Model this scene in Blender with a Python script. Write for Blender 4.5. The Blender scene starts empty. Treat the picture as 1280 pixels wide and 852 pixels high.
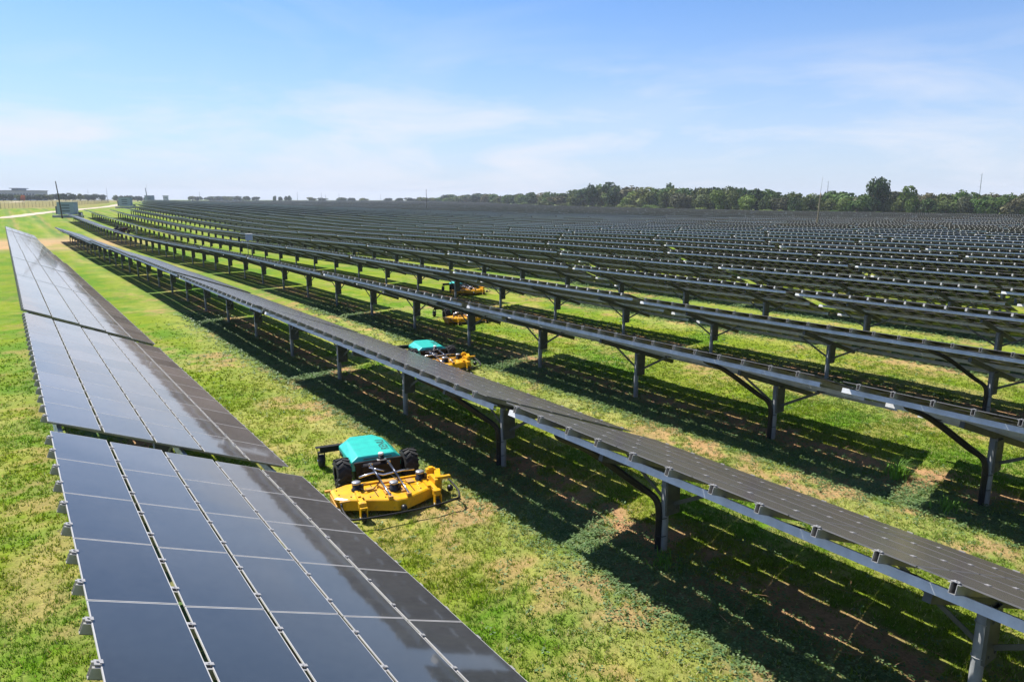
import bpy, bmesh, math, random
import numpy as np
from mathutils import Vector, Matrix
R_ = math.radians
scene = bpy.context.scene
C = scene.collection
rng = np.random.default_rng(7)
random.seed(7)

# ------------------------------------------------------------------ camera
FPX, YAW, PIT, ROLL, CAMH = 890.52, R_(35.176), R_(11.163), R_(0.082), 4.888
Fv = Vector((math.sin(YAW)*math.cos(PIT), math.cos(YAW)*math.cos(PIT), -math.sin(PIT)))
Rv = Vector((math.cos(YAW), -math.sin(YAW), 0)); Uv = Rv.cross(Fv)
R2 = Rv*math.cos(ROLL)+Uv*math.sin(ROLL); U2 = -Rv*math.sin(ROLL)+Uv*math.cos(ROLL)
cd = bpy.data.cameras.new('camera'); cam = bpy.data.objects.new('camera', cd); C.objects.link(cam)
cd.lens = FPX*36/1280; cd.sensor_width = 36; cd.clip_end = 20000; cd.clip_start = .05
M = Matrix((R2, U2, -Fv)).transposed().to_4x4(); M.translation = Vector((0, 0, CAMH)); cam.matrix_world = M
scene.camera = cam

def pix(P):
    d = Vector(P)-Vector((0, 0, CAMH)); z = d.dot(Fv)
    if z < .1: return None
    return 640+FPX*d.dot(R2)/z, 426-FPX*d.dot(U2)/z, z
def ray(u, v):
    return Fv+R2*((u-640)/FPX)-U2*((v-426)/FPX)
def at_depth(u, dep):          # ground point under picture column u at a distance dep along the view axis
    d = ray(u, 250.3); d = d/d.dot(Fv); return d.x*dep, d.y*dep

# ------------------------------------------------------------------ terrain
PY = np.array([-4000, 10, 20, 28, 40, 50, 60, 70, 80, 105, 120, 150, 180, 212, 250, 300, 400, 500, 700, 3500.])
PZ = np.array([0, 0, -.07, -.105, -.14, -.2, -.35, -.52, -.62, -.82, -.76, -.38, 0, .5, 1.05, 1.6, 2.5, 3.1, 3.4, 4.4])
QY = np.array([-4000, 60, 300, 500, 900, 1500, 3500.]); QZ = np.array([-.7, -.8, -.6, .2, 1.8, 3.2, 4.4])
def sm(t): t = np.clip(t, 0, 1); return t*t*(3-2*t)
def terr(x, y):
    x = np.asarray(x, float); y = np.asarray(y, float)
    yy = [np.interp(y+d, PY, PZ) for d in (-9, -4, 0, 4, 9)]
    a = sum(yy)/5; b = np.interp(y, QY, QZ); w = sm((x-60)/110)
    return a*(1-w)+b*w
def tz(x, y): return float(terr(x, y))

# value noise
_h = rng.random((256, 256))
def vnoise(x, y):
    xi = np.floor(x).astype(int); yi = np.floor(y).astype(int); fx = sm(x-xi); fy = sm(y-yi)
    g = lambda a, b: _h[a % 256, b % 256]
    return (g(xi, yi)*(1-fx)+g(xi+1, yi)*fx)*(1-fy)+(g(xi, yi+1)*(1-fx)+g(xi+1, yi+1)*fx)*fy
def fbm(x, y, s, o=4):
    r = 0; a = .5; t = 0
    for k in range(o):
        r = r+a*vnoise(x*s+17.3*k, y*s+9.1*k); t += a; s *= 2.03; a *= .55
    return r/t
X1R, SP = 1.725, 5.5386
def ground_maps(x, y):
    """dirt, dry straw, lush, weeds amounts (the kind of cover that grows at each place)"""
    d = (x-X1R+SP/2) % SP-SP/2            # distance right of the nearest post line
    row = x > X1R-SP/2+.2; row2 = x > X1R+SP/2-.4
    w = lambda c, s: np.exp(-((d-c)/s)**2)
    jit = (fbm(x, y, .35)-.5)*.9
    dd = d+jit
    wd = lambda c, s: np.exp(-((dd-c)/s)**2)
    n1 = fbm(x+40, y, .8); n2 = fbm(x, y+31, 2.6, 3); n3 = fbm(x*1.4, y*.45+77, .5)
    near = (1-sm((y-24)/30)*.65)
    weeds = np.where(row, np.clip(wd(-.65, .62)*1.4*(.55+.8*n1), 0, 1), 0)*near
    dirt = np.where(row, np.clip(wd(.25, .42)*1.3*(sm((n2-.33)/.25)*.9+.15), 0, 1), 0)*near
    patch = sm((n1-.50)/.14)*.75*sm((n2-.40)/.16)
    dry = np.clip(sm((n3-.50)/.22)*.40*sm((n2-.25)/.35)+np.where(row2, wd(-1.75, .6)*.38, 0), 0, 1)*(1-.45*sm((y-20)/25))
    patch = np.maximum(patch, sm((fbm(x+70, y+20, 1.1, 3)-.50)/.12)*sm((n2-.36)/.16)*(1-sm((y-9)/7))*.8)
    dirt = np.clip(dirt+patch*np.where(x < 3, .55, 1)*(.40+.60*np.where(row, wd(-1.7, .8), .25))*near, 0, 1)
    lush = sm((fbm(x+9, y+5, .55)-.42)/.25)
    # mower wheel ruts, bare patch by the row ends
    b = sm(1.15-np.hypot((x-3)/17, (y-111)/20))*1.25*sm((fbm(x, y, .14)-.22)/.3)
    return np.clip(dirt, 0, 1), dry, lush, weeds, np.clip(b, 0, 1)

# ------------------------------------------------------------------ materials
def mat(name):
    m = bpy.data.materials.new(name); m.use_nodes = True
    nt = m.node_tree; b = nt.nodes['Principled BSDF']; return m, nt, b
def N(nt, t, **k):
    n = nt.nodes.new(t)
    for a, v in k.items():
        if a in n.bl_rna.properties: setattr(n, a, v)
    return n
def noise(nt, scale, detail=4, rough=.55, co='Object', dist=0):
    tc = N(nt, 'ShaderNodeTexCoord'); n = N(nt, 'ShaderNodeTexNoise')
    n.inputs['Scale'].default_value = scale; n.inputs['Detail'].default_value = detail
    n.inputs['Roughness'].default_value = rough; n.inputs['Distortion'].default_value = dist
    if co == 'World':
        g = N(nt, 'ShaderNodeNewGeometry'); nt.links.new(g.outputs['Position'], n.inputs['Vector'])
    else: nt.links.new(tc.outputs[co], n.inputs['Vector'])
    return n.outputs['Fac']
def ramp(nt, fac, p0, c0, p1, c1):
    r = N(nt, 'ShaderNodeValToRGB'); e = r.color_ramp.elements
    e[0].position = p0; e[0].color = (*c0, 1); e[1].position = p1; e[1].color = (*c1, 1)
    nt.links.new(fac, r.inputs[0]); return r.outputs[0]
def mix(nt, fac, a, b, mode='MIX'):
    m = N(nt, 'ShaderNodeMix'); m.data_type = 'RGBA'; m.blend_type = mode
    for s, v in ((m.inputs[0], fac), (m.inputs[6], a), (m.inputs[7], b)):
        if hasattr(v, 'default_value') or hasattr(v, 'is_linked'): nt.links.new(v, s)
        else: s.default_value = v if not isinstance(v, tuple) else (*v, 1)
    return m.outputs[2]
def mth(nt, op, a, b=0.0, clamp=False):
    m = N(nt, 'ShaderNodeMath'); m.operation = op; m.use_clamp = clamp
    for s, v in ((m.inputs[0], a), (m.inputs[1], b)):
        if hasattr(v, 'is_linked'): nt.links.new(v, s)
        else: s.default_value = v
    return m.outputs[0]
def attr(nt, name, out='Fac'):
    a = N(nt, 'ShaderNodeAttribute'); a.attribute_name = name; return a.outputs[out]
def bump(nt, b, h, strength, dist):
    n = N(nt, 'ShaderNodeBump'); n.inputs['Strength'].default_value = strength; n.inputs['Distance'].default_value = dist
    nt.links.new(h, n.inputs['Height']); nt.links.new(n.outputs[0], b.inputs['Normal'])
def plain(name, c0, c1=None, rough=.6, metal=0, scale=6, bumpd=0, coat=0, co='Object', spec=None):
    m, nt, b = mat(name); c1 = c1 or tuple(v*.75 for v in c0)
    f = noise(nt, scale, 5, .6, co)
    nt.links.new(ramp(nt, f, .3, c1, .7, c0), b.inputs['Base Color'])
    b.inputs['Roughness'].default_value = rough; b.inputs['Metallic'].default_value = metal
    if spec is not None: b.inputs['Specular IOR Level'].default_value = spec
    if coat: b.inputs['Coat Weight'].default_value = coat; b.inputs['Coat Roughness'].default_value = .08
    if bumpd: bump(nt, b, noise(nt, scale*6, 3, .6, co), .6, bumpd)
    return m
galv = plain('galvanised_steel', (.68, .68, .67), (.52, .52, .51), .5, .1, 9)
galv_post = plain('galvanised_post', (.33, .34, .345), (.22, .23, .235), .6, .1, 5)
steel_dull = plain('weathered_steel', (.13, .135, .13), (.075, .08, .078), .6, .2, 5)
alu = plain('mill_aluminium', (.44, .42, .385), (.33, .315, .29), .5, .3, 12)
clipm = plain('clip_metal', (.42, .40, .38), (.30, .29, .28), .5, .2, 14)
rubber = plain('black_rubber', (.022, .022, .023), (.012, .012, .012), .75, 0, 18, .002)
black_pl = plain('black_plastic', (.018, .018, .02), (.01, .01, .011), .38, 0, 6)
black_paint = plain('black_paint', (.010, .010, .011), (.016, .015, .014), .55, 0, 4, spec=.25)
edge_glint = plain('module_edge_glint', (.50, .48, .46), (.38, .365, .35), .5, 0, 3)  # pale rim colour stands in for glass edges catching the light
edge_glint_dull = plain('module_edge_glint_dull', (.17, .16, .155), (.10, .095, .09), .5, 0, 3)  # fainter version of the painted edge glint
backm = plain('module_back_glass', (.012, .0115, .011), (.022, .020, .017), .42, 0, 1.1, spec=.18)
def glass_mat(name, clean):
    m, nt, b = mat(name)
    g = N(nt, 'ShaderNodeNewGeometry'); tc = N(nt, 'ShaderNodeTexCoord')
    n1 = noise(nt, .9, 4, .6, 'World'); n2 = noise(nt, 14, 3, .6, 'World'); n3 = noise(nt, .23, 2, .5, 'World')
    oi = N(nt, 'ShaderNodeObjectInfo')
    dust_sheen = mth(nt, 'ADD', mth(nt, 'MULTIPLY', n1, .08 if clean else .04), mth(nt, 'MULTIPLY', n2, .05 if clean else .03))
    dust_sheen = mth(nt, 'ADD', dust_sheen, mth(nt, 'MULTIPLY', oi.outputs['Random'], .02))
    dust_sheen = mth(nt, 'ADD', dust_sheen, .045 if clean else .008)
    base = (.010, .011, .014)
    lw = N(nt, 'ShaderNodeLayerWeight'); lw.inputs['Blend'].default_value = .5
    dust_sheen = mth(nt, 'MULTIPLY', dust_sheen, mth(nt, 'ADD', 1.0, mth(nt, 'MULTIPLY', mth(nt, 'POWER', lw.outputs['Facing'], 5.0), 1.6 if clean else 20.0)), True)  # dust weight boosted at grazing view, painting a pale sheen
    film_sheen = ramp(nt, lw.outputs['Facing'], .45, (.21, .28, .31), .86, (.33, .27, .24))  # coating iridescence put into the colour: bluish face-on, brown at grazing
    coated = mix(nt, dust_sheen, base, film_sheen); b.inputs['Specular Tint'].default_value = (1, .93, .90, 1)
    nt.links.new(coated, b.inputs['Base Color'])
    b.inputs['Roughness'].default_value = .24 if clean else .05; b.inputs['Specular IOR Level'].default_value = .3 if clean else .68
    tcn = noise(nt, 1.3, 2, .5, 'Object', .4); bump(nt, b, tcn, .35, .006)
    return m
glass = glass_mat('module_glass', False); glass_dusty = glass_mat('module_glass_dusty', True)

# ground cover colours (same for soil sheet and for the plants on it)
COL = dict(green=(.165, .235, .014), lush=(.100, .205, .012), dry=(.38, .365, .13), dirt=(.38, .225, .13), weeds=(.075, .150, .055), bare=(.40, .28, .16))

# ------------------------------------------------------------------ mesh building
class MB:
    def __init__(s): s.v = []; s.f = []; s.m = []; s.sm = []
    def add(s, vs, fs, m=0, smooth=False):
        o = len(s.v); s.v += [tuple(v) for v in vs]
        for f in fs: s.f.append([i+o for i in f]); s.m.append(m); s.sm.append(smooth)
        return s
    def box(s, c, d, m=0, rot=None, top=None, bev=0):
        x, y, z = (k/2 for k in d); tx, ty = top or (1, 1)
        P = [Vector((sx*x*(tx if sz > 0 else 1), sy*y*(ty if sz > 0 else 1), sz*z)) for sz in (-1, 1) for sx, sy in ((-1, -1), (1, -1), (1, 1), (-1, 1))]
        if rot is not None: P = [rot @ p for p in P]
        P = [p+Vector(c) for p in P]
        return s.add(P, [(3, 2, 1, 0), (4, 5, 6, 7), (0, 1, 5, 4), (1, 2, 6, 5), (2, 3, 7, 6), (3, 0, 4, 7)], m)
    def tube(s, pts, r, m=0, n=8, cap=True, smooth=True):
        pts = [Vector(p) for p in pts]; rs = r if isinstance(r, (list, tuple)) else [r]*len(pts)
        V = []; up = None
        for i, p in enumerate(pts):
            d = (pts[min(i+1, len(pts)-1)]-pts[max(i-1, 0)]).normalized()
            if up is None: up = Vector((0, 0, 1)) if abs(d.z) < .9 else Vector((1, 0, 0))
            a = d.cross(up).normalized(); b = a.cross(d); up = b
            V += [p+(a*math.cos(2*math.pi*k/n)+b*math.sin(2*math.pi*k/n))*rs[i] for k in range(n)]
        F = [(i*n+k, i*n+(k+1) % n, (i+1)*n+(k+1) % n, (i+1)*n+k) for i in range(len(pts)-1) for k in range(n)]
        s.add(V, F, m, smooth)
        if cap: s.add(V[:n], [tuple(range(n))[::-1]], m); s.add(V[-n:], [tuple(range(n))], m)
        return s
    def bar(s, a, b, w, h, m=0):     # flat bar between two points
        a = Vector(a); b = Vector(b); d = b-a; L = d.length; q = d.to_track_quat('Y', 'Z').to_matrix()
        return s.box((a+b)/2, (w, L, h), m, q)
    def prism(s, prof, axis, a, b, m=0, smooth=False):  # profile extruded along axis 0/1/2 from a to b
        n = len(prof)
        def P(p, t):
            l = list(p); l.insert(axis, t); return l
        V = [P(p, a) for p in prof]+[P(p, b) for p in prof]
        F = [(k, (k+1) % n, n+(k+1) % n, n+k) for k in range(n)]
        s.add(V, F, m, smooth); s.add(V, [tuple(range(n))[::-1], tuple(range(n, 2*n))], m); return s
    def lathe(s, prof, c, axis, m=0, n=24, smooth=True):   # prof (r, t) revolved round axis
        V = []
        for k in range(n):
            a = 2*math.pi*k/n
            for r, t in prof:
                p = [r*math.cos(a), r*math.sin(a)]; p.insert(axis, t); V.append(Vector(p)+Vector(c))
        q = len(prof); F = [(k*q+i, k*q+i+1, ((k+1) % n)*q+i+1, ((k+1) % n)*q+i) for k in range(n) for i in range(q-1)]
        return s.add(V, F, m, smooth)
    def mesh(s, name, mats, recalc=True, bevel=0):
        me = bpy.data.meshes.new(name); me.from_pydata(s.v, [], s.f)
        for m in (mats if isinstance(mats, (list, tuple)) else [mats]): me.materials.append(m)
        me.polygons.foreach_set('material_index', s.m); me.polygons.foreach_set('use_smooth', s.sm)
        if recalc or bevel:
            bm = bmesh.new(); bm.from_mesh(me)
            bmesh.ops.remove_doubles(bm, verts=bm.verts, dist=1e-5)
            bmesh.ops.recalc_face_normals(bm, faces=bm.faces)
            if bevel:
                es = [e for e in bm.edges if len(e.link_faces) == 2 and e.calc_face_angle(0) > R_(25)]
                bmesh.ops.bevel(bm, geom=es, offset=bevel, segments=2, affect='EDGES', profile=.6)
            bm.to_mesh(me); bm.free()
        me.update(); return me
    def obj(s, name, mats, parent=None, **k):
        return link(s.mesh(name, mats, **k), name, parent)
def link(me, name, parent=None, loc=None, rot=None):
    o = bpy.data.objects.new(name, me); C.objects.link(o)
    if parent: o.parent = parent
    if loc is not None: o.location = loc
    if rot is not None: o.rotation_euler = rot
    return o
def tag(o, label=None, cat=None, group=None, kind=None):
    if label: o['label'] = label
    if cat: o['category'] = cat
    if group: o['group'] = group
    if kind: o['kind'] = kind
    return o
def thing(name, label, cat, loc=(0, 0, 0), rotz=0, group=None):
    o = bpy.data.objects.new(name, None); o.empty_display_size = .3; C.objects.link(o)
    o.location = loc; o.rotation_euler = (0, 0, rotz); return tag(o, label, cat, group)
def copy_tree(o, parent=None):
    c = o.copy(); C.objects.link(c)
    if parent: c.parent = parent
    for ch in kids[o.name]: copy_tree2(ch, c)
    return c
def copy_tree2(o, p):
    c = o.copy(); C.objects.link(c); c.parent = p
    for ch in kids.get(o.name, []): copy_tree2(ch, c)
kids = {}
def index_kids():
    kids.clear()
    for o in bpy.data.objects:
        kids.setdefault(o.name, [])
        if o.parent: kids.setdefault(o.parent.name, []).append(o)
def ordn(n): return str(n)+('th' if 10 <= n % 100 <= 20 else {1: 'st', 2: 'nd', 3: 'rd'}.get(n % 10, 'th'))

# ------------------------------------------------------------------ solar table templates
PL, CW, CG = 1.16, .628, .050; TL = 10*PL; PER = 12.1; HW = (5*CW+4*CG)/2; ZC = 1.441; PS = 4.03
UC = [(j-2)*(CW+CG) for j in range(5)]; YK = [(k-4.5)*PL for k in range(10)]
PURL = (-1.50, 0.10, 1.46)
def module_mesh(w=CW, l=PL-.012, edge=.007, top=0):
    b = MB(); x, y = w/2, l/2; xi, yi = x-edge, y-edge; t = -.012
    V = [(-x, -y, top), (x, -y, top), (x, y, top), (-x, y, top), (-xi, -yi, top), (xi, -yi, top), (xi, yi, top), (-xi, yi, top), (-x, -y, t), (x, -y, t), (x, y, t), (-x, y, t)]
    b.add(V, [(4, 5, 6, 7)], 0); b.add(V, [(0, 1, 5, 4), (1, 2, 6, 5), (2, 3, 7, 6), (3, 0, 4, 7), (0, 8, 9, 1), (1, 9, 10, 2), (2, 10, 11, 3), (3, 11, 8, 0)], 1); b.add(V, [(11, 10, 9, 8)], 2)
    return b
panel_me = module_mesh().mesh('solar_panel', [glass, edge_glint, backm], recalc=False); panel_dusty_me = module_mesh().mesh('solar_panel', [glass_dusty, edge_glint_dull, backm], recalc=False)
def col_mesh(name, g):          # one strip of ten modules (farther tables)
    b = MB()
    for y in YK:
        q = module_mesh(edge=.010); b.add([(v[0], v[1]+y, v[2]) for v in q.v], q.f, 0); b.m[-len(q.f):] = q.m
    return b.mesh(name, [g, edge_glint if g is glass else edge_glint_dull, backm], recalc=False)
strip_me = col_mesh('panel_strip', glass); strip_dusty_me = col_mesh('panel_strip', glass_dusty)
def deck_mesh():
    b = MB()
    for u in UC: b.box((u, 0, -.008), (CW, TL-.02, .016), 0)
    b.m = [0 if k % 6 == 1 else (2 if k % 6 == 0 else 1) for k in range(len(b.f))]
    return b.mesh('panel_array', [glass_dusty, edge_glint_dull, backm], recalc=False)
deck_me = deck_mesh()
def rail_mesh(hi=True):
    b = MB(); a, e = -HW-.046, HW+.02
    if hi:
        t = .004; zt, zb = -.0125, -.098
        for sx in (-1, 1):     # hat channel: two webs, top flanges, bottom
            b.add([(a, sx*.026, zb), (e, sx*.026, zb), (e, sx*.026, zt), (a, sx*.026, zt), (a, sx*(.026-t), zb), (e, sx*(.026-t), zb), (e, sx*(.026-t), zt), (a, sx*(.026-t), zt)],
                  [(0, 1, 2, 3), (4, 5, 6, 7), (0, 3, 7, 4), (1, 2, 6, 5), (3, 2, 6, 7), (0, 1, 5, 4)])
            b.box(((a+e)/2, sx*.036, zt-.003), (e-a, .020, .005))
        b.box(((a+e)/2, 0, zb+.002), (e-a, .052, .004))
        b.box((-HW-.018, 0, -.001), (.040, .062, .006), 1); b.box((-HW+.002, 0, .005), (.02, .045, .006), 1); b.tube([(-HW-.02, 0, .002), (-HW-.02, 0, .012)], .008, 1, 6); b.box((HW+.006, 0, .003), (.02, .07, .012), 1)
        for j in range(4):
            u = (UC[j]+UC[j+1])/2; b.box((u, 0, .0015), (.075, .034, .005), 1); b.tube([(u, 0, .003), (u, 0, .008)], .007, 1, 6)
    else:
        b.box(((a+e)/2, 0, -.056), (e-a, .055, .084)); b.box((-HW-.02, 0, -.004), (.04, .062, .010), 1)
        for j in range(4): b.box(((UC[j]+UC[j+1])/2, 0, .001), (.07, .034, .005), 1)
    return b.mesh('rail', [alu, clipm], recalc=False)
rail_hi, rail_lo = rail_mesh(True), rail_mesh(False)
def rails_all():
    b = MB()
    for y in YK:
        for s in (-.28, .28):
            b.box((-.013, y+s, -.056), (2*HW+.066, .055, .084)); b.box((-HW-.02, y+s, -.006), (.04, .06, .010), 1)
    return b.mesh('rail_set', [alu, clipm], recalc=False)
rails_me = rails_all()
def purlin_mesh():
    b = MB(); L = TL/2+.05; z0, z1 = -.182, -.0985; t = .005; w = .030
    b.prism([(-w, z0), (w, z0), (w, z0+.02), (w-t, z0+.02), (w-t, z0+t), (-w+t, z0+t), (-w+t, z1-t), (w-t, z1-t), (w-t, z1-.02), (w, z1-.02), (w, z1), (-w, z1)], 1, -L, L)
    return b.mesh('purlin', galv)
purlin_me = purlin_mesh()
purlin_lo = MB().box((0, 0, -.1405), (.058, TL+.1, .082)).mesh('purlin', galv, recalc=False)
TH0 = R_(20.6)
def under(u, th=TH0): return ZC-u*math.sin(th)
post_top = under(-.06)-.30
def post_mesh(hi=True):
    b = MB(); b.tube([(-.06, 0, -.4), (-.06, 0, post_top)], .057, 0, 16 if hi else 6)
    if hi:
        
        for z in (.62, .98): b.tube([(-.06+.062*math.cos(a), .062*math.sin(a), z) for a in np.linspace(0, 2*math.pi, 13)], .006, 0, 5, False)
    return b.mesh('post', galv_post)
post_hi, post_lo = post_mesh(), post_mesh(False)
def plate_mesh():       # channel bolted to the pipe, carries the sloping head beam
    b = MB(); z0, z1 = .56, under(.09)-.28
    b.prism([(-.10, -.075), (.16, -.075), (.16, .045), (.154, .045), (.154, -.069), (-.094, -.069), (-.094, -.03), (-.10, -.03)], 2, z0, z1)
    for z in (.64, 1.0): b.tube([(-.04, -.075, z), (-.04, -.087, z)], .014, 0, 6); b.tube([(.10, -.075, z), (.10, -.087, z)], .014, 0, 6)
    return b.mesh('post_channel', steel_dull)
plate_me = plate_mesh()
plate_lo = MB().box((.03, -.015, (.56+under(.09)-.28)/2), (.26, .12, under(.09)-.28-.56)).mesh('post_channel', steel_dull, recalc=False)
def beam_mesh():
    b = MB(); b.box((.05, 0, -.243), (2.7, .07, .10)); return b.mesh('head_beam', steel_dull, recalc=False)
beam_me = beam_mesh()
def brace_mesh(s):
    b = MB(); b.bar((.03, s*.08, .72), (.03, s*.92, under(.05)-.215), .012, .055); b.box((.055, s*.94, under(.05)-.20), (.08, .16, .012)); return b.mesh('brace', steel_dull, recalc=False)
brace_me = {s: brace_mesh(s) for s in (-1, 1)}
def conduit_mesh(s=1):
    b = MB(); r = .040
    for k, (dx, dy) in enumerate(((0, 0), (-.05, .03), (.01, .06))):
        P = [(-1.34+dx, .80*s+dy, under(-1.3)-.10), (-1.30+dx, .76+dy, under(-1.3)-.20), (-.95+dx, .56+dy, 1.50), (-.35+dx, .22+dy, .98), (-.17+dx*.6, .08+dy*.6, .80), (-.135+dx*.5, .03+dy*.5, .6), (-.13+dx*.5, .03+dy*.5, .3), (-.13+dx*.5, .03+dy*.5, -.1)]
        # smooth
        Q = []; n = len(P)
        for i in range(n-1):
            p0, p1, p2, p3 = (Vector(P[max(i-1, 0)]), Vector(P[i]), Vector(P[i+1]), Vector(P[min(i+2, n-1)]))
            for q in range(4):
                t = q/4; Q.append(.5*((2*p1)+(p2-p0)*t+(2*p0-5*p1+4*p2-p3)*t*t+(3*p1-p0-3*p2+p3)*t**3))
        Q.append(Vector(P[-1])); b.tube(Q, r*(1 if k == 0 else .7), 0, 8)
    for z in (.25, .52): b.tube([(-.09+.085*math.cos(a), .02+.075*math.sin(a), z) for a in np.linspace(0, 2*math.pi, 13)], .006, 0, 5, False)
    return b.mesh('cable_conduit', black_pl)
conduit_me = conduit_mesh()
def cable_mesh():
    b = MB()
    for q in range(2):
        P = [(-1.42+q*.05, y, -.10-.02*q-.035*abs(math.sin(y*2.8+q))+.012*math.sin(y*7)) for y in np.linspace(-TL/2+.1, TL/2-.1, 70)]
        b.tube(P, .007, 0, 5)
    return b.mesh('cable', black_pl)
cable_me = cable_mesh()

def drop(n): return {1: 0, 2: 0, 3: -.055, 4: -.12, 5: -.08}.get(n, -.03)
def base_tilt(n): return 23.1 if n == 1 else (20.6 if n == 2 else ({3: 18.9, 4: 18.6, 5: 19.5}.get(n, 20.6)))
def solar_table(x, y, row, label, lod, tilt, group, cond=()):
    sl = math.atan2(tz(x, y+4)-tz(x, y-4), 8)*(.35 if row <= 2 and y > 50 else 1)
    t = thing('solar_panel_table', label, 'solar table', (x, y, tz(x, y)+random.uniform(-.03, .03)), 0, group)
    t.rotation_euler = (sl, 0, 0)
    c, s = math.cos(tilt), math.sin(tilt); dz = drop(row); zc = ZC+dz
    def deck(me, name, u=0, yy=0, par=t, tw=0): return link(me, name, par, (u*c, yy, zc-u*s), (0, tilt+tw, 0))
    g1 = row == 1; fl = R_(-1.3) if g1 else 0
    if lod == 0:
        for j, u in enumerate(UC):
            for yy in YK: deck(panel_me if g1 else panel_dusty_me, 'solar_panel', u, yy, t, fl+R_(random.uniform(-.25, .25)))
        for yy in YK:
            for q in (-.28, .28): deck(rail_hi, 'rail', 0, yy+q)
        for u in PURL: deck(purlin_me, 'purlin', u)
        deck(cable_me, 'cable')
    elif lod == 1:
        for j, u in enumerate(UC): deck(strip_me if g1 else strip_dusty_me, 'panel_strip', u, 0, t, fl)
        for yy in YK:
            for q in (-.28, .28): deck(rail_lo, 'rail', 0, yy+q)
        for u in PURL: deck(purlin_lo, 'purlin', u)
    else:
        deck(deck_me, 'panel_array'); deck(rails_me, 'rail_set')
        for u in PURL: deck(purlin_lo, 'purlin', u)
    for i, yy in enumerate((-PS, 0, PS)):
        p = link(post_hi if lod == 0 else post_lo, 'post', t, (0, yy, 0)); p.scale = (1, 1, 1+dz/1.2)
        link(plate_me if lod == 0 else plate_lo, 'post_channel', p)
        if lod < 2:
            for sg in (-1, 1): link(brace_me[sg], 'brace', p)
            deck(beam_me, 'head_beam', 0, yy)
        if i in cond: link(conduit_me, 'cable_conduit', p)
    return t

# ------------------------------------------------------------------ field layout
def yend(n):                    # far end of each row (row numbers start at 1 on the left)
    return {1: 131, 2: 128, 3: 190, 4: 212, 5: 214, 6: 232, 7: 262}.get(n, min(262+(n-7)*33, 1000))
EX = np.array([-10, 80, 179, 390, 530, 700, 1000.]); EV = np.array([232, 235, 238, 300, 360, 440, 560.])
def edge_x(y): return float(np.interp(y, EX, EV))
CEN = {1: 16.55, 2: 14.53, 3: 12.58, 4: 10.72, 5: 20.8}
tables = []
for n in range(1, 110):
    x = X1R+(n-1)*SP; c0 = CEN.get(n, random.uniform(0, PER))
    k0 = -6 if n < 30 else 0
    for k in range(-8, 90):
        y = c0+k*PER
        if n == 1 and k == -1: y = 10.12-TL/2
        if n == 1 and k < -1: continue
        if y+TL/2 > yend(n) or x > edge_x(y): continue
        vis = False; near = 1e9; inm = False
        for yy in np.linspace(-TL/2, TL/2, 9):
            for (dx, zz) in ((-1.56, 2.0), (1.56, .85), (0, 0)):
                q = pix((x+dx, y+yy, tz(x, y)+zz))
                if q and 0 < q[0] < 1280 and 0 < q[1] < 852: vis = True; near = min(near, q[2])
                if q and -420 < q[0] < 1750 and q[1] < 1500: inm = True
        if vis or inm: tables.append(dict(n=n, x=x, y=y, vis=vis, d=near))
visible = sorted([t for t in tables if t['vis']], key=lambda t: t['d'])[:300]
ids = set(id(t) for t in visible)
rows = {}
for t in visible: rows.setdefault(t['n'], []).append(t)
CONDS = {(2, 14.53): (0,), (2, 2.43): (2,), (3, 12.58): (0,), (3, .48): (2,), (4, 10.72): (0,)}
maxlod1 = sorted(visible, key=lambda t: t['d'])
for n in sorted(rows):
    L = sorted(rows[n], key=lambda t: t['y'])
    for i, t in enumerate(L):
        d = t['d']; lod = 0 if (d < 19 or (n == 1 and d < 40)) else (1 if d < 75 or n <= 2 else 2)
        base = base_tilt(n)
        tilt = R_(base+random.uniform(-1.1, 1.1)*(.25 if n == 1 else 1))
        cond = CONDS.get((n, round(t['y'], 2)), ())
        if cond and n > 2: look = 'steel solar table with black conduit'
        elif n == 1: look = 'glassy solar table seen from above'
        elif n == 2: look = 'solar table with its brownish top showing'
        elif lod == 0: look = 'steel solar table seen from underneath'
        elif lod == 1: look = 'dark solar table on short posts'
        else: look = 'distant dark solar table'
        solar_table(t['x'], t['y'], n, f'{look}, {ordn(i+1)} from near end of '+('leftmost row' if n == 1 else f'{ordn(n)} row from left'), lod, tilt, 'solar panel tables standing in long rows', cond)

# the thousands farther off: one object
def merged_tables(L, name):
    tm = MB()
    c, s = math.cos(TH0), math.sin(TH0)
    def dk(p): return (p[0]*c+p[2]*s, p[1], ZC-.03-p[0]*s+p[2]*c)
    def dbox(cx, cy, cz, dx, dy, dz, m):
        q = MB().box((cx, cy, cz), (dx, dy, dz)); tm.add([dk(v) for v in q.v], q.f, m)
    dbox(0, 0, -.008, 2*HW, TL-.02, .016, 0); n0 = len(tm.f)
    tm.m[0] = 2
    for u in PURL: dbox(u, 0, -.138, .055, TL+.1, .078, 3)
    for yy in YK:
        for q in (-.28, .28): dbox(-HW-.01, yy+q, -.052, .07, .055, .08, 6)
    for yy in (-PS, 0, PS): tm.box((.02, yy, .5), (.22, .10, 1.35), 5)
    V = np.array(tm.v); F = np.array(tm.f); Mi = np.array(tm.m)
    allV = []; allF = []; allM = []; o = 0
    for t in L:
        sl = (tz(t['x'], t['y']+4)-tz(t['x'], t['y']-4))/8
        W = V.copy(); jt = random.uniform(-.02, .02)
        W[:, 2] += W[:, 1]*sl+tz(t['x'], t['y']) - W[:, 0]*jt*(V[:, 2] > .5)
        W[:, 0] += t['x']; W[:, 1] += t['y']
        allV.append(W); allF.append(F+o); allM.append(Mi); o += len(V)
    return np_mesh(name, np.vstack(allV), np.vstack(allF), [glass_dusty, edge_glint_dull, backm, galv, clipm, steel_dull, alu], np.concatenate(allM))
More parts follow.
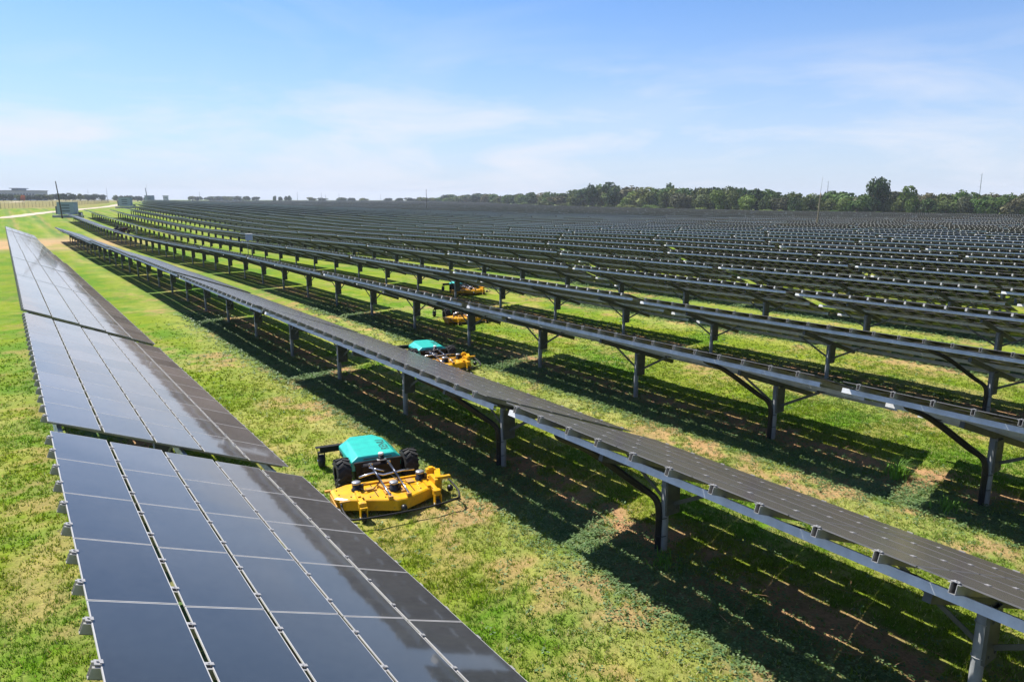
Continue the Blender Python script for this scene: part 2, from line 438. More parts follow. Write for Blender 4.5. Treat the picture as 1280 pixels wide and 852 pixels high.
def np_mesh(name, V, F, mats, mi=None, smooth=False, attrs=None):
    me = bpy.data.meshes.new(name); k = F.shape[1]
    me.vertices.add(len(V)); me.vertices.foreach_set('co', V.astype(np.float32).ravel())
    me.loops.add(F.size); me.loops.foreach_set('vertex_index', F.astype(np.int32).ravel())
    me.polygons.add(len(F)); me.polygons.foreach_set('loop_start', (np.arange(len(F))*k).astype(np.int32))
    try: me.polygons.foreach_set('loop_total', np.full(len(F), k, np.int32))
    except Exception: pass
    for m in mats: me.materials.append(m)
    if mi is not None: me.polygons.foreach_set('material_index', mi.astype(np.int32))
    me.polygons.foreach_set('use_smooth', np.full(len(F), smooth))
    for nm, arr in (attrs or {}).items():
        a = me.attributes.new(nm, 'FLOAT_COLOR' if arr.ndim == 2 else 'FLOAT', 'POINT')
        if arr.ndim == 2: a.data.foreach_set('color', np.c_[arr, np.ones(len(arr))].astype(np.float32).ravel())
        else: a.data.foreach_set('value', arr.astype(np.float32))
    me.update(calc_edges=True); me.validate(); return me
rest = [t for t in tables if id(t) not in ids]
print('tables', len(tables), 'visible named', len(visible), 'rest', len(rest), 'far dist of named', visible[-1]['d'])
o = link(merged_tables(rest, 'far_solar_tables'), 'far_solar_tables')
tag(o, 'mass of far-off dark solar tables reaching to the treeline and horizon', 'solar tables', kind='stuff')

# ------------------------------------------------------------------ ground sheet
def grow(a, b, fine, lim, g=1.09):
    r = list(np.arange(a, b, fine)); st = fine; x = r[-1]
    while x < lim: st *= g; x += st; r.append(x)
    st = fine; x = a; l = []
    while x > -lim: st *= g; x -= st; l.append(x)
    return np.array(l[::-1]+r)
gx = grow(-3.0, 20.0, .11, 3300, 1.075); gy = grow(1.5, 34.0, .11, 3300, 1.06)
GX, GY = np.meshgrid(gx, gy, indexing='ij'); nx, ny = GX.shape
dirt, dry, lush, weeds, bare = ground_maps(GX, GY)
micro = (fbm(GX, GY, 5, 3)-.5)*.05+(fbm(GX, GY, .7, 3)-.5)*.07
GZ = terr(GX, GY)+micro*np.exp(-np.hypot(GX, GY)/60)-.01
def colmix(dirt, dry, lush, weeds, bare):
    c = np.array(COL['green'])[None, :]*np.ones((dirt.size, 3))
    for a, k in ((lush, 'lush'), (dry, 'dry'), (weeds, 'weeds'), (dirt, 'dirt'), (bare, 'bare')):
        a = a.reshape(-1, 1); c = c*(1-a)+np.array(COL[k])[None, :]*a
    return c
# dry meadow beyond the perimeter fence on the far left
md = sm((GY-300-np.clip(GX, -1e9, 0)*0)/30)*sm((GX*0+1))*sm((.16*GY-8-GX)/30)
gc = colmix(dirt, dry, lush, weeds, bare)
mdc = (md*.85).reshape(-1, 1); gc = gc*(1-mdc)+np.array((.24, .20, .085))*mdc
th = (.25*sm((fbm(GX, GY, 7.5, 3)-.40)/.2)*(1-sm((np.hypot(GX, GY)-10)/26))).reshape(-1, 1); gc = gc*(1-th)+np.array((.33, .265, .135))*th
vg = (sm((GX-np.interp(GY, EX, EV)-4)/10)*.75).reshape(-1, 1); gc = gc*(1-vg)+np.array((.075, .095, .032))*vg
idx = np.arange(nx*ny).reshape(nx, ny)
F = np.stack([idx[:-1, :-1], idx[1:, :-1], idx[1:, 1:], idx[:-1, 1:]], -1).reshape(-1, 4)
V = np.stack([GX, GY, GZ], -1).reshape(-1, 3)
gm, nt, b = mat('turf')
base = attr(nt, 'cover', 'Color')
nf = noise(nt, 26, 5, .65, 'World'); nm_ = noise(nt, 3.1, 5, .6, 'World'); nl = noise(nt, .09, 4, .6, 'World'); nl2 = noise(nt, .8, 5, .65, 'World')
c = mix(nt, .55, base, ramp(nt, nf, .30, (.45, .42, .38), .70, (1.5, 1.5, 1.35)), 'MULTIPLY')
c = mix(nt, .45, c, ramp(nt, nm_, .32, (.6, .66, .6), .68, (1.35, 1.25, 1.2)), 'MULTIPLY')
c = mix(nt, .5, c, ramp(nt, nl, .35, (.75, .9, .8), .65, (1.25, 1.1, 1.1)), 'MULTIPLY')
c = mix(nt, .35, c, ramp(nt, nl2, .35, (.7, .8, .7), .65, (1.35, 1.18, 1.2)), 'MULTIPLY')
nt.links.new(c, b.inputs['Base Color']); b.inputs['Roughness'].default_value = .95; b.inputs['Specular IOR Level'].default_value = .1
bump(nt, b, nf, .9, .03)
ground = link(np_mesh('ground', V, F, [gm], smooth=True, attrs={'cover': gc}), 'ground'); tag(ground, kind='structure')

# ------------------------------------------------------------------ grass blades and low weeds near the camera
def in_view(x, y, z=0, m=60):
    dx, dy, dz = x, y, z-CAMH
    zz = dx*Fv.x+dy*Fv.y+dz*Fv.z; u = 640+FPX*(dx*R2.x+dy*R2.y+dz*R2.z)/zz; v = 426-FPX*(dx*U2.x+dy*U2.y+dz*U2.z)/zz
    return (zz > .5) & (u > -m*3) & (u < 1280+m*3) & (v < 852+m*3)
def scatter(nn, x0, x1, y0, y1):
    x = rng.uniform(x0, x1, nn); y = rng.uniform(y0, y1, nn); k = in_view(x, y); return x[k], y[k]
def blades():
    Vs = []; Cs = []
    for (x0, x1, y0, y1, dens, h0, w0, nb) in ((-4, 22, 1, 11, 560, .044, .0070, 5), (-4, 30, 11, 20, 330, .042, .011, 4), (-4, 44, 20, 38, 120, .045, .017, 4)):
        x, y = scatter(int((x1-x0)*(y1-y0)*dens), x0, x1, y0, y1)
        dirt, dry, lush, weeds, bare = ground_maps(x, y)
        clump = fbm(x+3, y+8, 6, 2)
        p = (1-.93*dirt)*(1-.6*dry)*(1-.7*weeds)*(.68+.5*sm((clump-.35)/.3))*(1-sm((np.hypot(x, y)-12)/24))
        k = rng.random(len(x)) < p; x, y = x[k], y[k]; dry_, lush_, cl = dry[k], lush[k], clump[k]
        c0 = colmix(dirt[k]*0, dry_*.6, lush_, weeds[k]*.2, bare[k]*0)
        for q in range(nb):
            m = len(x); bx = x+rng.normal(0, .018, m); by = y+rng.normal(0, .018, m); a = rng.uniform(0, 6.283, m)
            tall = 1+.5*sm((cl-.55)/.15)*rng.random(m)
            h = h0*rng.uniform(.5, 1.25, m)*(1-.35*dry_)*tall; w = w0*rng.uniform(.7, 1.3, m); ln = rng.uniform(.2, 1.0, m)*h; la = rng.uniform(0, 6.283, m)
            z = terr(bx, by)+(fbm(bx, by, 5, 3)-.5)*.05+(fbm(bx, by, .7, 3)-.5)*.07-.014
            ca, sa = np.cos(a)*w, np.sin(a)*w
            P = np.stack([np.stack([bx-ca, by-sa, z], 1), np.stack([bx+ca, by+sa, z], 1), np.stack([bx+np.cos(la)*ln, by+np.sin(la)*ln, z+h], 1)], 1)
            tint = rng.uniform(.7, 1.5, (m, 1)); yl = (rng.random((m, 1)) < (.09+.30*dry_.reshape(-1, 1))*np.clip(1.5-np.hypot(x, y)/26, .15, 1).reshape(-1, 1))
            cc = c0*tint; cc = np.where(yl, np.array([[.42, .37, .19]])*tint, cc)
            Vs.append(P.reshape(-1, 3)); Cs.append(np.repeat(cc, 3, 0))
    V = np.vstack(Vs); return V, np.arange(len(V)).reshape(-1, 3), np.vstack(Cs)
def leafmat(name, trans=.35, rough=.6):
    m, nt, b = mat(name); b.inputs['Roughness'].default_value = rough; b.inputs['Specular IOR Level'].default_value = .25
    c = attr(nt, 'cover', 'Color'); nt.links.new(c, b.inputs['Base Color'])
    tr = N(nt, 'ShaderNodeBsdfTranslucent'); ms = N(nt, 'ShaderNodeMixShader'); ms.inputs[0].default_value = trans
    nt.links.new(mix(nt, 1.0, c, (1.25, 1.2, .6), 'MULTIPLY'), tr.inputs[0]); nt.links.new(b.outputs[0], ms.inputs[1]); nt.links.new(tr.outputs[0], ms.inputs[2])
    nt.links.new(ms.outputs[0], nt.nodes['Material Output'].inputs[0]); return m
V, F, cc = blades(); print('blades', len(F))
o = link(np_mesh('grass', V, F, [leafmat('grass_blade')], attrs={'cover': cc}), 'grass')
tag(o, 'short mown yellow-green grass between the solar rows', 'grass', kind='stuff')
def weeds_mesh():
    x, y = scatter(760000, 3, 40, 1, 34)
    dirt, dry, lush, weeds, bare = ground_maps(x, y)
    k = rng.random(len(x)) < (np.clip(weeds*1.2, 0, 1)+.05*(dirt > .3)+.012)*.55*np.clip(14/np.hypot(x, y), .3, 1); x, y = x[k], y[k]; m = len(x)
    Vs = []; Cs = []; hgt = rng.uniform(.01, .06, m); hue = rng.random((m, 1))
    zb = terr(x, y)+(fbm(x, y, 5, 3)-.5)*.05+(fbm(x, y, .7, 3)-.5)*.07-.01
    r = np.hypot(x, y); sc = np.clip(r/14, 1, 2.2)
    for q in range(5):
        a = rng.uniform(0, 6.283, m); L = rng.uniform(.022, .040, m)*sc; w = L*.42; d0 = rng.uniform(.0, .03, m); up = rng.uniform(-.3, .5, m)
        z = zb+hgt*rng.uniform(.5, 1.2, m)
        bx, by = x+np.cos(a)*d0, y+np.sin(a)*d0; ca, sa = np.cos(a), np.sin(a)
        P = np.stack([np.stack([bx, by, z], 1), np.stack([bx+ca*L*.55-sa*w, by+sa*L*.55+ca*w, z+up*L*.5], 1), np.stack([bx+ca*L, by+sa*L, z+up*L], 1), np.stack([bx+ca*L*.55+sa*w, by+sa*L*.55-ca*w, z+up*L*.5], 1)], 1)
        c = np.array([[.085, .165, .055]])*(1-hue)+np.array([[.17, .24, .10]])*hue; c = c*rng.uniform(.75, 1.3, (m, 1))
        Vs.append(P.reshape(-1, 3)); Cs.append(np.repeat(c, 4, 0))
    V = np.vstack(Vs); return V, np.arange(len(V)).reshape(-1, 4), np.vstack(Cs)
V, F, cc = weeds_mesh(); print('weed leaves', len(F))
o = link(np_mesh('ground_cover', V, F, [leafmat('weed_leaf', .25, .5)], attrs={'cover': cc}), 'ground_cover')
tag(o, 'low broad-leaved weeds creeping under the solar tables', 'weeds', kind='stuff')
# dead stalks on the bare soil under the tables
sb = MB()
for q in range(420):
    n = random.choice((1, 1, 1, 2, 2, 3)); x = X1R+n*SP+random.gauss(.1, .5); y = random.uniform(2.5, 24); a = random.uniform(0, 6.28); L = random.uniform(.1, .4); z = tz(x, y)+.02
    sb.tube([(x, y, z), (x+math.cos(a)*L*.5, y+math.sin(a)*L*.5, z+random.uniform(.01, .08)), (x+math.cos(a+.4)*L, y+math.sin(a+.4)*L, z+random.uniform(0, .1))], .003, 0, 4, False)
o = sb.obj('dead_stalks', plain('straw', (.34, .20, .10), (.22, .12, .06), .9), recalc=False); tag(o, 'dry brown stalks scattered on bare soil under the tables', 'dead stalks', kind='stuff')

# grassy clump by the near gap of the third row
def tuft(x, y, label, hmax, n, spread):
    V = []; Fq = []; col = []
    for q in range(n):
        a = random.uniform(0, 6.28); r = min(abs(random.gauss(0, spread)), spread*1.5); bx, by = x+math.cos(a)*r, y+math.sin(a)*r; z = tz(bx, by)-.02
        h = hmax*random.uniform(.4, 1); la = random.uniform(0, 6.28); ln = h*random.uniform(.3, 1.1); w = .011
        t = random.uniform(.8, 1.5); P = []
        for k in range(5):
            s = k/4; px, py, pz = bx+math.cos(la)*ln*s*s, by+math.sin(la)*ln*s*s, z+h*(s*1.35-.45*s*s*1.2); ww = w*(1-s*.9)
            P += [(px-math.sin(la)*ww, py+math.cos(la)*ww, pz), (px+math.sin(la)*ww, py-math.cos(la)*ww, pz)]; col += [(.13*t, .26*t, .035*t)]*2
        o_ = len(V); V += P
        for k in range(4): Fq.append((o_+2*k, o_+2*k+1, o_+2*k+3, o_+2*k+2))
    o = link(np_mesh('grass_clump', np.array(V), np.array(Fq), [tuftm], attrs={'cover': np.array(col)}), 'grass_clump'); tag(o, label, 'grass clump')
tuftm = leafmat('clump_blade')
tuft(12.75, 5.95, 'tall arching clump of grass beside the table gap in the third row', .42, 130, .14)
tuft(12.0, 4.75, 'leafy weed clump at the foot of the conduit post in the third row', .24, 110, .18)
tuft(6.9, 6.15, 'low leafy clump at the foot of the conduit post in the second row', .20, 90, .16)

# ------------------------------------------------------------------ robot mowers
teal = plain('teal_paint', (.025, .49, .41), (.02, .38, .33), .38, 0, 7, coat=.25)
yellow, nt, b = mat('yellow_paint')
yb = ramp(nt, noise(nt, 4, 4, .6), .3, (.62, .30, .008), .7, (.80, .42, .008))
grime = mth(nt, 'MULTIPLY', mth(nt, 'SUBTRACT', noise(nt, 9, 6, .75), .54), 7, True); clip_ = mth(nt, 'MULTIPLY', mth(nt, 'SUBTRACT', noise(nt, 60, 3, .6), .60), 12, True)
yb = mix(nt, mth(nt, 'MULTIPLY', grime, .55), yb, (.26, .16, .07)); yb = mix(nt, mth(nt, 'MULTIPLY', clip_, .7), yb, (.13, .14, .04))
nt.links.new(yb, b.inputs['Base Color']); nt.links.new(mth(nt, 'ADD', .32, mth(nt, 'MULTIPLY', grime, .4)), b.inputs['Roughness'])
ydirty = plain('worn_yellow_paint', (.62, .30, .02), (.30, .16, .06), .6, 0, 9)
chrome = plain('polished_steel', (.72, .72, .74), (.5, .5, .52), .22, .9, 10)
whitem = plain('white_plastic', (.75, .75, .75), (.6, .6, .6), .4)
def P3(lat, fwd, z): return (-lat, fwd, z)
class LM(MB):    # coordinates are (towards the robot's left hand seen from the front, forward, up)
    def mesh(s, name, mats, **k):
        s.v = [(-v[0], v[1], v[2]) for v in s.v]; k.setdefault('recalc', True); return MB.mesh(s, name, mats, **k)
def make_mower():
    t = thing('robot_mower', 'x', 'robot mower', group='robot mowers cutting between the rows')
    # hood
    h = LM()
    bot = [(-.46, .16), (-.47, -.84), (-.30, -1.02), (.24, -1.0), (.42, -.72), (.42, .16)]
    mid = bot; top = [(-.34, .12), (-.34, -.74), (-.24, -.92), (.17, -.90), (.30, -.66), (.31, .12)]
    n = len(bot); V = [(a, b_, .30+.09*(-b_ if b_ < 0 else 0)) for a, b_ in bot]+[(a, b_, .47 if b_ > -.5 else .45) for a, b_ in mid]+[(a, b_, .545+.03*(-b_ if b_ < 0 else 0)) for a, b_ in top]
    F = [(k, (k+1) % n, n+(k+1) % n, n+k) for k in range(n)]+[(n+k, n+(k+1) % n, 2*n+(k+1) % n, 2*n+k) for k in range(n)]+[tuple(range(2*n, 3*n)), tuple(range(n))[::-1]]
    h.add(V, F, 0); hood = h.obj('hood', teal, t, bevel=.018)
    l2 = LM(); l2.box((-.462, -.30, .36), (.012, .86, .012)); l2.box((-.468, -.05, .40), (.012, .16, .05)); l2.box((0, .168, .50), (.5, .012, .014)); l2.obj('hood_trim', black_pl, hood)
    l3 = LM(); l3.box((-.475, -.62, .37), (.012, .20, .06)); l3.obj('vent', black_pl, hood)
    # lettering on the right-hand chamfer
    cu = bpy.data.curves.new('lettering', 'FONT'); cu.body = 'RENU'; cu.size = .20; cu.extrude = .001; cu.shear = .12; cu.offset = .003; cu.align_x = 'CENTER'; cu.align_y = 'CENTER'
    tmp = bpy.data.objects.new('tmp', cu); C.objects.link(tmp); bpy.context.view_layer.update()
    me = bpy.data.meshes.new_from_object(tmp.evaluated_get(bpy.context.evaluated_depsgraph_get())); bpy.data.objects.remove(tmp); me.name = 'lettering'
    me.materials.clear(); me.materials.append(plain('dark_teal_ink', (.01, .09, .08), (.01, .07, .06), .5))
    lo = link(me, 'lettering', hood)
    # reads from the robot's front to its back for someone at its side: text x axis = -forward
    ex = Vector((0, -1, .03)).normalized(); n_ = Vector((-.22, 0, 1)).normalized() 
    pA = Vector((-.33, -.3, 0)); 
    ex = Vector((0, -1, .03)).normalized(); nn = Vector((0, .03, 1)).normalized(); ey = nn.cross(ex)
    mtx = Matrix((ex, ey, nn)).transposed().to_4x4(); mtx.translation = Vector((-.215, -.30, .545+.009+.0035)); lo.matrix_local = mtx
    # chassis
    c = LM(); c.box((0, -.32, .27), (.76, 1.0, .16)); c.box((0, .10, .30), (.80, .20, .30)); c.box((.0, .185, .44), (.84, .05, .055)); c.box((-.05, .23, .30), (.5, .05, .20))
    c.box((.0, -.80, .30), (.5, .3, .10))
    ch = c.obj('chassis', black_paint, t, bevel=.008)
    c = LM(); c.box((-.12, .215, .40), (.30, .02, .07)); c.obj('sensor_panel', plain('grey_panel', (.28, .30, .32), None, .4), ch)
    # lidar
    l = LM(); l.lathe([(0, .47), (.055, .47), (.055, .50), (.048, .50), (.048, .545), (0, .545)], (.06, .16, 0), 2, 0, 16); l.lathe([(0, .545), (.05, .545), (.05, .565), (.04, .58), (0, .582)], (.06, .16, 0), 2, 1, 16); l.box((.06, .17, .462), (.16, .10, .016), 1)
    l.obj('sensor', [black_pl, whitem], t)
    # drive wheels
    wm = LM(); n = 20; R = .262; W = .12
    wm.lathe([(.13, -W), (.20, -W), (.245, -W*.82), (.25, 0), (.245, W*.82), (.20, W), (.13, W)], (0, 0, 0), 0, 0, 28)
    for k in range(16):
        a = 2*math.pi*k/16
        for sd in (-1, 1):
            a2 = a+(math.pi/16 if sd > 0 else 0)
            p0 = Vector((sd*.005, .252*math.cos(a2+.14), .252*math.sin(a2+.14))); p1 = Vector((sd*W*.98, .247*math.cos(a2-.12), .247*math.sin(a2-.12)))
            d = (p1-p0); rad = Vector((0, math.cos(a2), math.sin(a2))); q = Matrix((d.normalized(), rad.cross(d.normalized()).normalized(), rad)).transposed()
            wm.box((p0+p1)/2, (d.length, .032, .034), 0, q)
    tyre_me = wm.mesh('tyre', rubber)
    rm = LM(); rm.lathe([(.135, -.10), (.135, .10)], (0, 0, 0), 0, 0, 20); rm.lathe([(0, -.045), (.05, -.045), (.06, -.02), (.135, -.02)], (0, 0, 0), 0, 0, 20); rm.lathe([(0, .045), (.05, .045), (.06, .02), (.135, .02)], (0, 0, 0), 0, 0, 20)
    for k in range(5):
        a = 2*math.pi*k/5
        for sd in (-1, 1): rm.tube([(sd*.02, .085*math.cos(a), .085*math.sin(a)), (sd*.035, .085*math.cos(a), .085*math.sin(a))], .01, 1, 6)
    rim_me = rm.mesh('rim', [black_paint, chrome])
    for sd in (-1, 1):
        w = thing('wheel', None, None); w.parent = t; w.location = P3(sd*.60, .05, .262)
        link(tyre_me, 'tyre', w); link(rim_me, 'rim', w)
    # rear outrigger with caster
    a = LM(); a.box((-.60, -1.04, .415), (.52, .10, .012)); a.box((-.56, -1.02, .36), (.44, .05, .10)); a.box((-.745, -1.05, .36), (.06, .06, .10)); a.obj('outrigger_arm', black_paint, t, bevel=.003)
    c = LM(); c.lathe([(.03, -.055), (.105, -.055), (.125, -.035), (.125, .035), (.105, .055), (.03, .055)], (-.75, -1.10, .125), 0, 0, 18)
    cw = c.obj('caster_wheel', rubber, t)
    c = LM(); c.box((-.75, -1.06, .305), (.115, .09, .02)); c.box((-.808, -1.08, .20), (.012, .07, .21)); c.box((-.692, -1.08, .20), (.012, .07, .21)); c.tube([(-.825, -1.10, .125), (-.675, -1.10, .125)], .028, 1, 10); c.obj('fork', [black_paint, chrome], cw)
    # mower deck
    d = LM(); prof = [(-.95, .72), (-.95, 1.08), (-.80, 1.22), (-.06, 1.56), (.10, 1.56), (.66, 1.27), (.86, 1.08), (.90, .82), (.70, .66), (-.70, .60)]
    V = [(x_, y_, .09) for x_, y_ in prof]+[(x_*1.0, y_, .255) for x_, y_ in prof]+[(x_*.95, y_*.97+.03, .272) for x_, y_ in prof]; n = len(prof)
    F = [(k, (k+1) % n, n+(k+1) % n, n+k) for k in range(n)]+[(n+k, n+(k+1) % n, 2*n+(k+1) % n, 2*n+k) for k in range(n)]+[tuple(range(2*n, 3*n))]
    d.add(V, F)
    d.box((-.56, 1.0, .285), (.06, .62, .035)); d.box((.56, .98, .285), (.06, .62, .035))
    d.box((0, .98, .29), (.34, .05, .05)); d.box((-.3, .75, .285), (.5, .04, .035)); d.box((.3, .75, .285), (.5, .04, .035))
    for x_, y_ in [(-.86, .80), (-.86, 1.0), (-.70, 1.15), (-.42, 1.28), (-.2, 1.38), (.2, 1.42), (.42, 1.28), (.74, 1.12), (-.4, .72), (.35, .74), (-.22, .95), (.24, 1.0)]:
        d.tube([(x_, y_, .268), (x_, y_, .284)], .012, 1, 6)
    for sx in (-1, 1): d.box((sx*.30, 1.02, .276), (.012, .60, .010), 1); d.box((sx*.13, 1.22, .285), (.09, .16, .03), 2)
    d.box((0, .84, .30), (.26, .10, .05), 2); d.box((-.34, 1.0, .288), (.16, .12, .02), 2); d.box((.34, .92, .288), (.12, .16, .02), 2)
    deck = d.obj('mower_deck', [yellow, black_pl, ydirty], t, recalc=True)
    dk_ = LM(); dk_.box((-.60, 1.34, .27), (.07, .34, .07)); dk_.box((-.60, 1.18, .30), (.05, .24, .06)); dk_.box((-.60, 1.48, .25), (.12, .10, .10)); dk_.obj('deck_bracket', yellow, deck, bevel=.008)
    dl = LM(); dl.box((.62, 1.36, .27), (.07, .40, .07)); dl.box((.62, 1.49, .25), (.12, .10, .10)); dl.box((.80, 1.02, .33), (.10, .40, .12), 0, Matrix.Rotation(.3, 3, 'Z')); dl.box((.86, 1.18, .36), (.22, .07, .05)); dl.box((.74, .84, .37), (.16, .09, .09)); dl.box((.70, 1.12, .32), (.06, .30, .10))
    dl.tube([(.74, .84, .40), (.74, .84, .44)], .05, 0, 10)
    dl.obj('deck_bracket', yellow, deck, bevel=.008)
    s2 = LM(); s2.box((-.955, 1.02, .13), (.02, .52, .16)); s2.box((-.84, 1.34, .30), (.16, .06, .02)); s2.box((-.98, .70, .25), (.10, .06, .03)); s2.box((-.14, 1.02, .30), (.08, .26, .035), 0, Matrix.Rotation(-.3, 3, 'Z')); s2.obj('side_skirt', ydirty, deck)
    for x_, y_ in ((-.56, .92), (.0, 1.16), (.53, .90)):
        m = LM(); m.lathe([(0, .26), (.085, .26), (.085, .30), (.066, .31), (.066, .39), (0, .39)], (x_, y_, 0), 2, 0, 18); m.lathe([(0, .39), (.074, .39), (.074, .42), (.05, .43), (0, .432)], (x_, y_, 0), 2, 1, 18)
        m.box((x_+.085, y_+.02, .33), (.05, .06, .08), 0); m.obj('blade_motor', [black_pl, plain('motor_cap', (.45, .45, .47), None, .35, .6)], t)
    for sg, bx_, by_ in ((-1, -.56, .92), (1, .53, .90)):
        c = LM(); c.tube([(bx_, by_+.06, .36), (bx_-sg*.1, by_+.16, .31), (bx_-sg*.25, by_+.12, .30), (bx_-sg*.4, by_-.05, .33), (bx_-sg*.45, by_-.2, .36)], .008, 0, 6); c.obj('hose', black_pl, t)
    for sg in (-1, 1):
        c = LM(); c.tube([(sg*.16, .28, .43), (sg*.155, .9, .385)], .022, 0, 10); c.tube([(sg*.155, .9, .385), (sg*.15, 1.5, .33)], .014, 1, 10); c.box((sg*.15, 1.5, .31), (.07, .08, .05), 2); c.box((sg*.16, .28, .43), (.06, .05, .05), 1)
        c.obj('lift_cylinder', [plain('cylinder_blue_black', (.06, .07, .10), None, .3, .5), chrome, ydirty], t)
    c = LM()
    c.tube([(-.46, .70, .40), (-.2, .60, .40), (-.05, .68, .37), (.3, .64, .38), (.50, .68, .38)], .017, 0, 8); c.tube([(-.22, .42, .43), (0, .58, .40)], .015, 0, 8); c.obj('link_arm', chrome, t)
    # deck casters and bumper
    for x_, y_ in ((-.60, 1.56), (.62, 1.54)):
        c = LM(); c.lathe([(.02, -.030), (.065, -.030), (.075, -.018), (.075, .018), (.065, .030), (.02, .030)], (x_, y_, .075), 0, 0, 16); w = c.obj('caster_wheel', rubber, t)
        c = LM(); c.box((x_-.05, y_-.01, .15), (.014, .09, .18)); c.box((x_+.05, y_-.01, .15), (.014, .09, .18)); c.box((x_, y_-.01, .235), (.112, .07, .016)); c.tube([(x_-.062, y_, .075), (x_+.062, y_, .075)], .022, 1, 10); c.obj('fork', [yellow, whitem], w)
    for x_, y_ in ((.03, 1.62), (.97, 1.17)):
        c = LM(); c.lathe([(0, -.045), (.03, -.045), (.055, -.03), (.06, 0), (.055, .03), (.03, .045), (0, .045)], (x_, y_, .14), 0, 0, 16); c.obj('roller', black_pl, t)
    P = [(-.88, 1.22, .26), (-.90, 1.45, .21), (-.87, 1.68, .18), (-.78, 1.78, .17), (-.4, 1.81, .165), (.4, 1.80, .165), (.86, 1.74, .19), (.95, 1.66, .21), (.97, 1.5, .26), (.92, 1.24, .34)]
    c = LM(); Q = []
    for i in range(len(P)-1):
        p0, p1, p2, p3 = (Vector(P[max(i-1, 0)]), Vector(P[i]), Vector(P[i+1]), Vector(P[min(i+2, len(P)-1)]))
        for q in range(5):
            s = q/5; Q.append(.5*((2*p1)+(p2-p0)*s+(2*p0-5*p1+4*p2-p3)*s*s+(3*p1-p0-3*p2+p3)*s**3))
    Q.append(Vector(P[-1])); c.tube(Q, .017, 0, 10); c.obj('bumper_bar', black_paint, t)
    return t
mower = make_mower(); index_kids()
ROTM = math.pi-math.atan2(.17, .985)
MW = [(4.94, 11.22, 'nearest teal robot mower with wide yellow cutting deck on the open grass'),
      (10.38, 19.05, 'teal robot mower half hidden behind the second row table'),
      (15.5, 25.9, 'robot mower with only wheels and yellow deck showing below the third row'),
      (20.45, 33.8, 'farthest and smallest robot mower, seen beneath the fourth row')]
for i, (x, y, lb) in enumerate(MW):
    m = mower if i == 0 else copy_tree(mower)
    m.location = (x, y, tz(x, y)-.012); m.rotation_euler = (0, 0, ROTM); m['label'] = lb

# ------------------------------------------------------------------ things out in the field
concrete = plain('concrete', (.42, .40, .37), (.32, .30, .28), .9, 0, 3, .01)
cab = plain('inverter_paint', (.30, .36, .41), (.26, .32, .37), .5, 0, 1)
cab_l = plain('inverter_pale_door', (.62, .64, .66), (.5, .52, .54), .5, 0, 1)
louv = plain('louvre', (.12, .15, .18), (.08, .10, .12), .5, 0, 2)
wood = plain('pole_wood', (.10, .075, .05), (.05, .038, .028), .9, 0, 2)
wood_p = plain('pale_pole_wood', (.30, .24, .14), (.2, .16, .1), .9, 0, 2)
def inverter(px, dep, label, wpx, hpx):
    x, y = at_depth(px, dep); z = tz(x, y); k = dep/FPX; w = wpx*k; h = hpx*k
    t = thing('inverter_cabinet', label, 'inverter station', (x, y, z), -YAW*.75, 'inverter stations at the row ends')
    MB().box((0, 0, .25), (w*1.35, 2.9, .6)).obj('base', concrete, t)
    b = MB(); b.box((.1, 0, .55+h*.47), (w*.84, 2.4, h*.86)); b.box((.1, 0, .55+h*.92), (w*.88, 2.55, .12)); b.obj('cabinet', cab, t, bevel=.03)
    b = MB()
    for q in (.30, .50, .70):
        b.box((.1, -1.22, .55+h*q), (w*.40, .06, h*.09))
    b.obj('louvre', louv, t)
    b = MB(); b.box((.1-w*.43, 0, .55+h*.45), (.06, 2.2, h*.8)); b.obj('door', cab_l, t)
    b = MB(); b.box((-w*.50, .2, .55+h*.35), (w*.10, 1.6, h*.55)); b.obj('side_box', louv, t); b = MB(); b.box((w*.6, .4, .9), (w*.12, 1.2, h*.25)); b.obj('side_box', louv, t)
    for sx in (-1, 1):
        MB().tube([(sx*w*.62, -1.3, .5), (sx*w*.62, -1.3, 1.6)], .05, 0, 6).obj('guard_post', whitem, t)
inverter(83, 178, 'nearest blue-grey inverter cabinet beside the dark leaning pole', 23, 17.5)
inverter(156.5, 272, 'middle blue-grey inverter cabinet beyond the ends of the rows', 16, 12)
inverter(187, 425, 'smallest and farthest blue-grey inverter cabinet below the thin pole', 12, 9)
def pole(px, dep, v0, v1, dx, r, label, m, parts=None, zb=None):
    x, y = at_depth(px, dep); z = tz(x, y)-.3 if zb is None else zb; k = dep/FPX
    ztop = CAMH+(250.3-v0)*k; lean = dx*k
    b = MB(); n = 7
    b.tube([(Rv.x*lean*(i/n)**1.3, Rv.y*lean*(i/n)**1.3, (ztop-z)*i/n) for i in range(n+1)], [r*(1-.4*i/n) for i in range(n+1)], 0, 8)
    if parts is None: o = b.obj('utility_pole', m); o.location = (x, y, z); return tag(o, label, 'pole')
    t = thing('utility_pole', label, 'pole', (x, y, z), -YAW); t.rotation_euler = (0, 0, -YAW)
    bb = MB(); bb.tube([(lean*(i/n)**1.3, 0, (ztop-z)*i/n) for i in range(n+1)], [r*(1-.4*i/n) for i in range(n+1)], 0, 8); bb.obj('shaft', m, t)
    parts(t, ztop-z, k); return t
pole(75.3, 172, 228, 0, -3.2, .17, 'dark leaning wooden pole at the left corner of the nearest inverter', wood)
def thin(t, H, k): MB().tube([(0, 0, H-.2), (0, 0, H+4.2*k)], .05, 0, 6).obj('aerial', galv_post, t)
pole(184.5, 420, 236, 0, -1.4, .35, 'pale thin pole rising above the farthest inverter', galv_post, thin)
pole(533, 330, 237, 0, 0, .16, 'slim dark pole standing in the middle of the solar field', wood)
def aer(t, H, k): MB().tube([(.1, 0, H-1), (.35, 0, H+20*k)], .025, 0, 5).obj('aerial', galv_post, t)
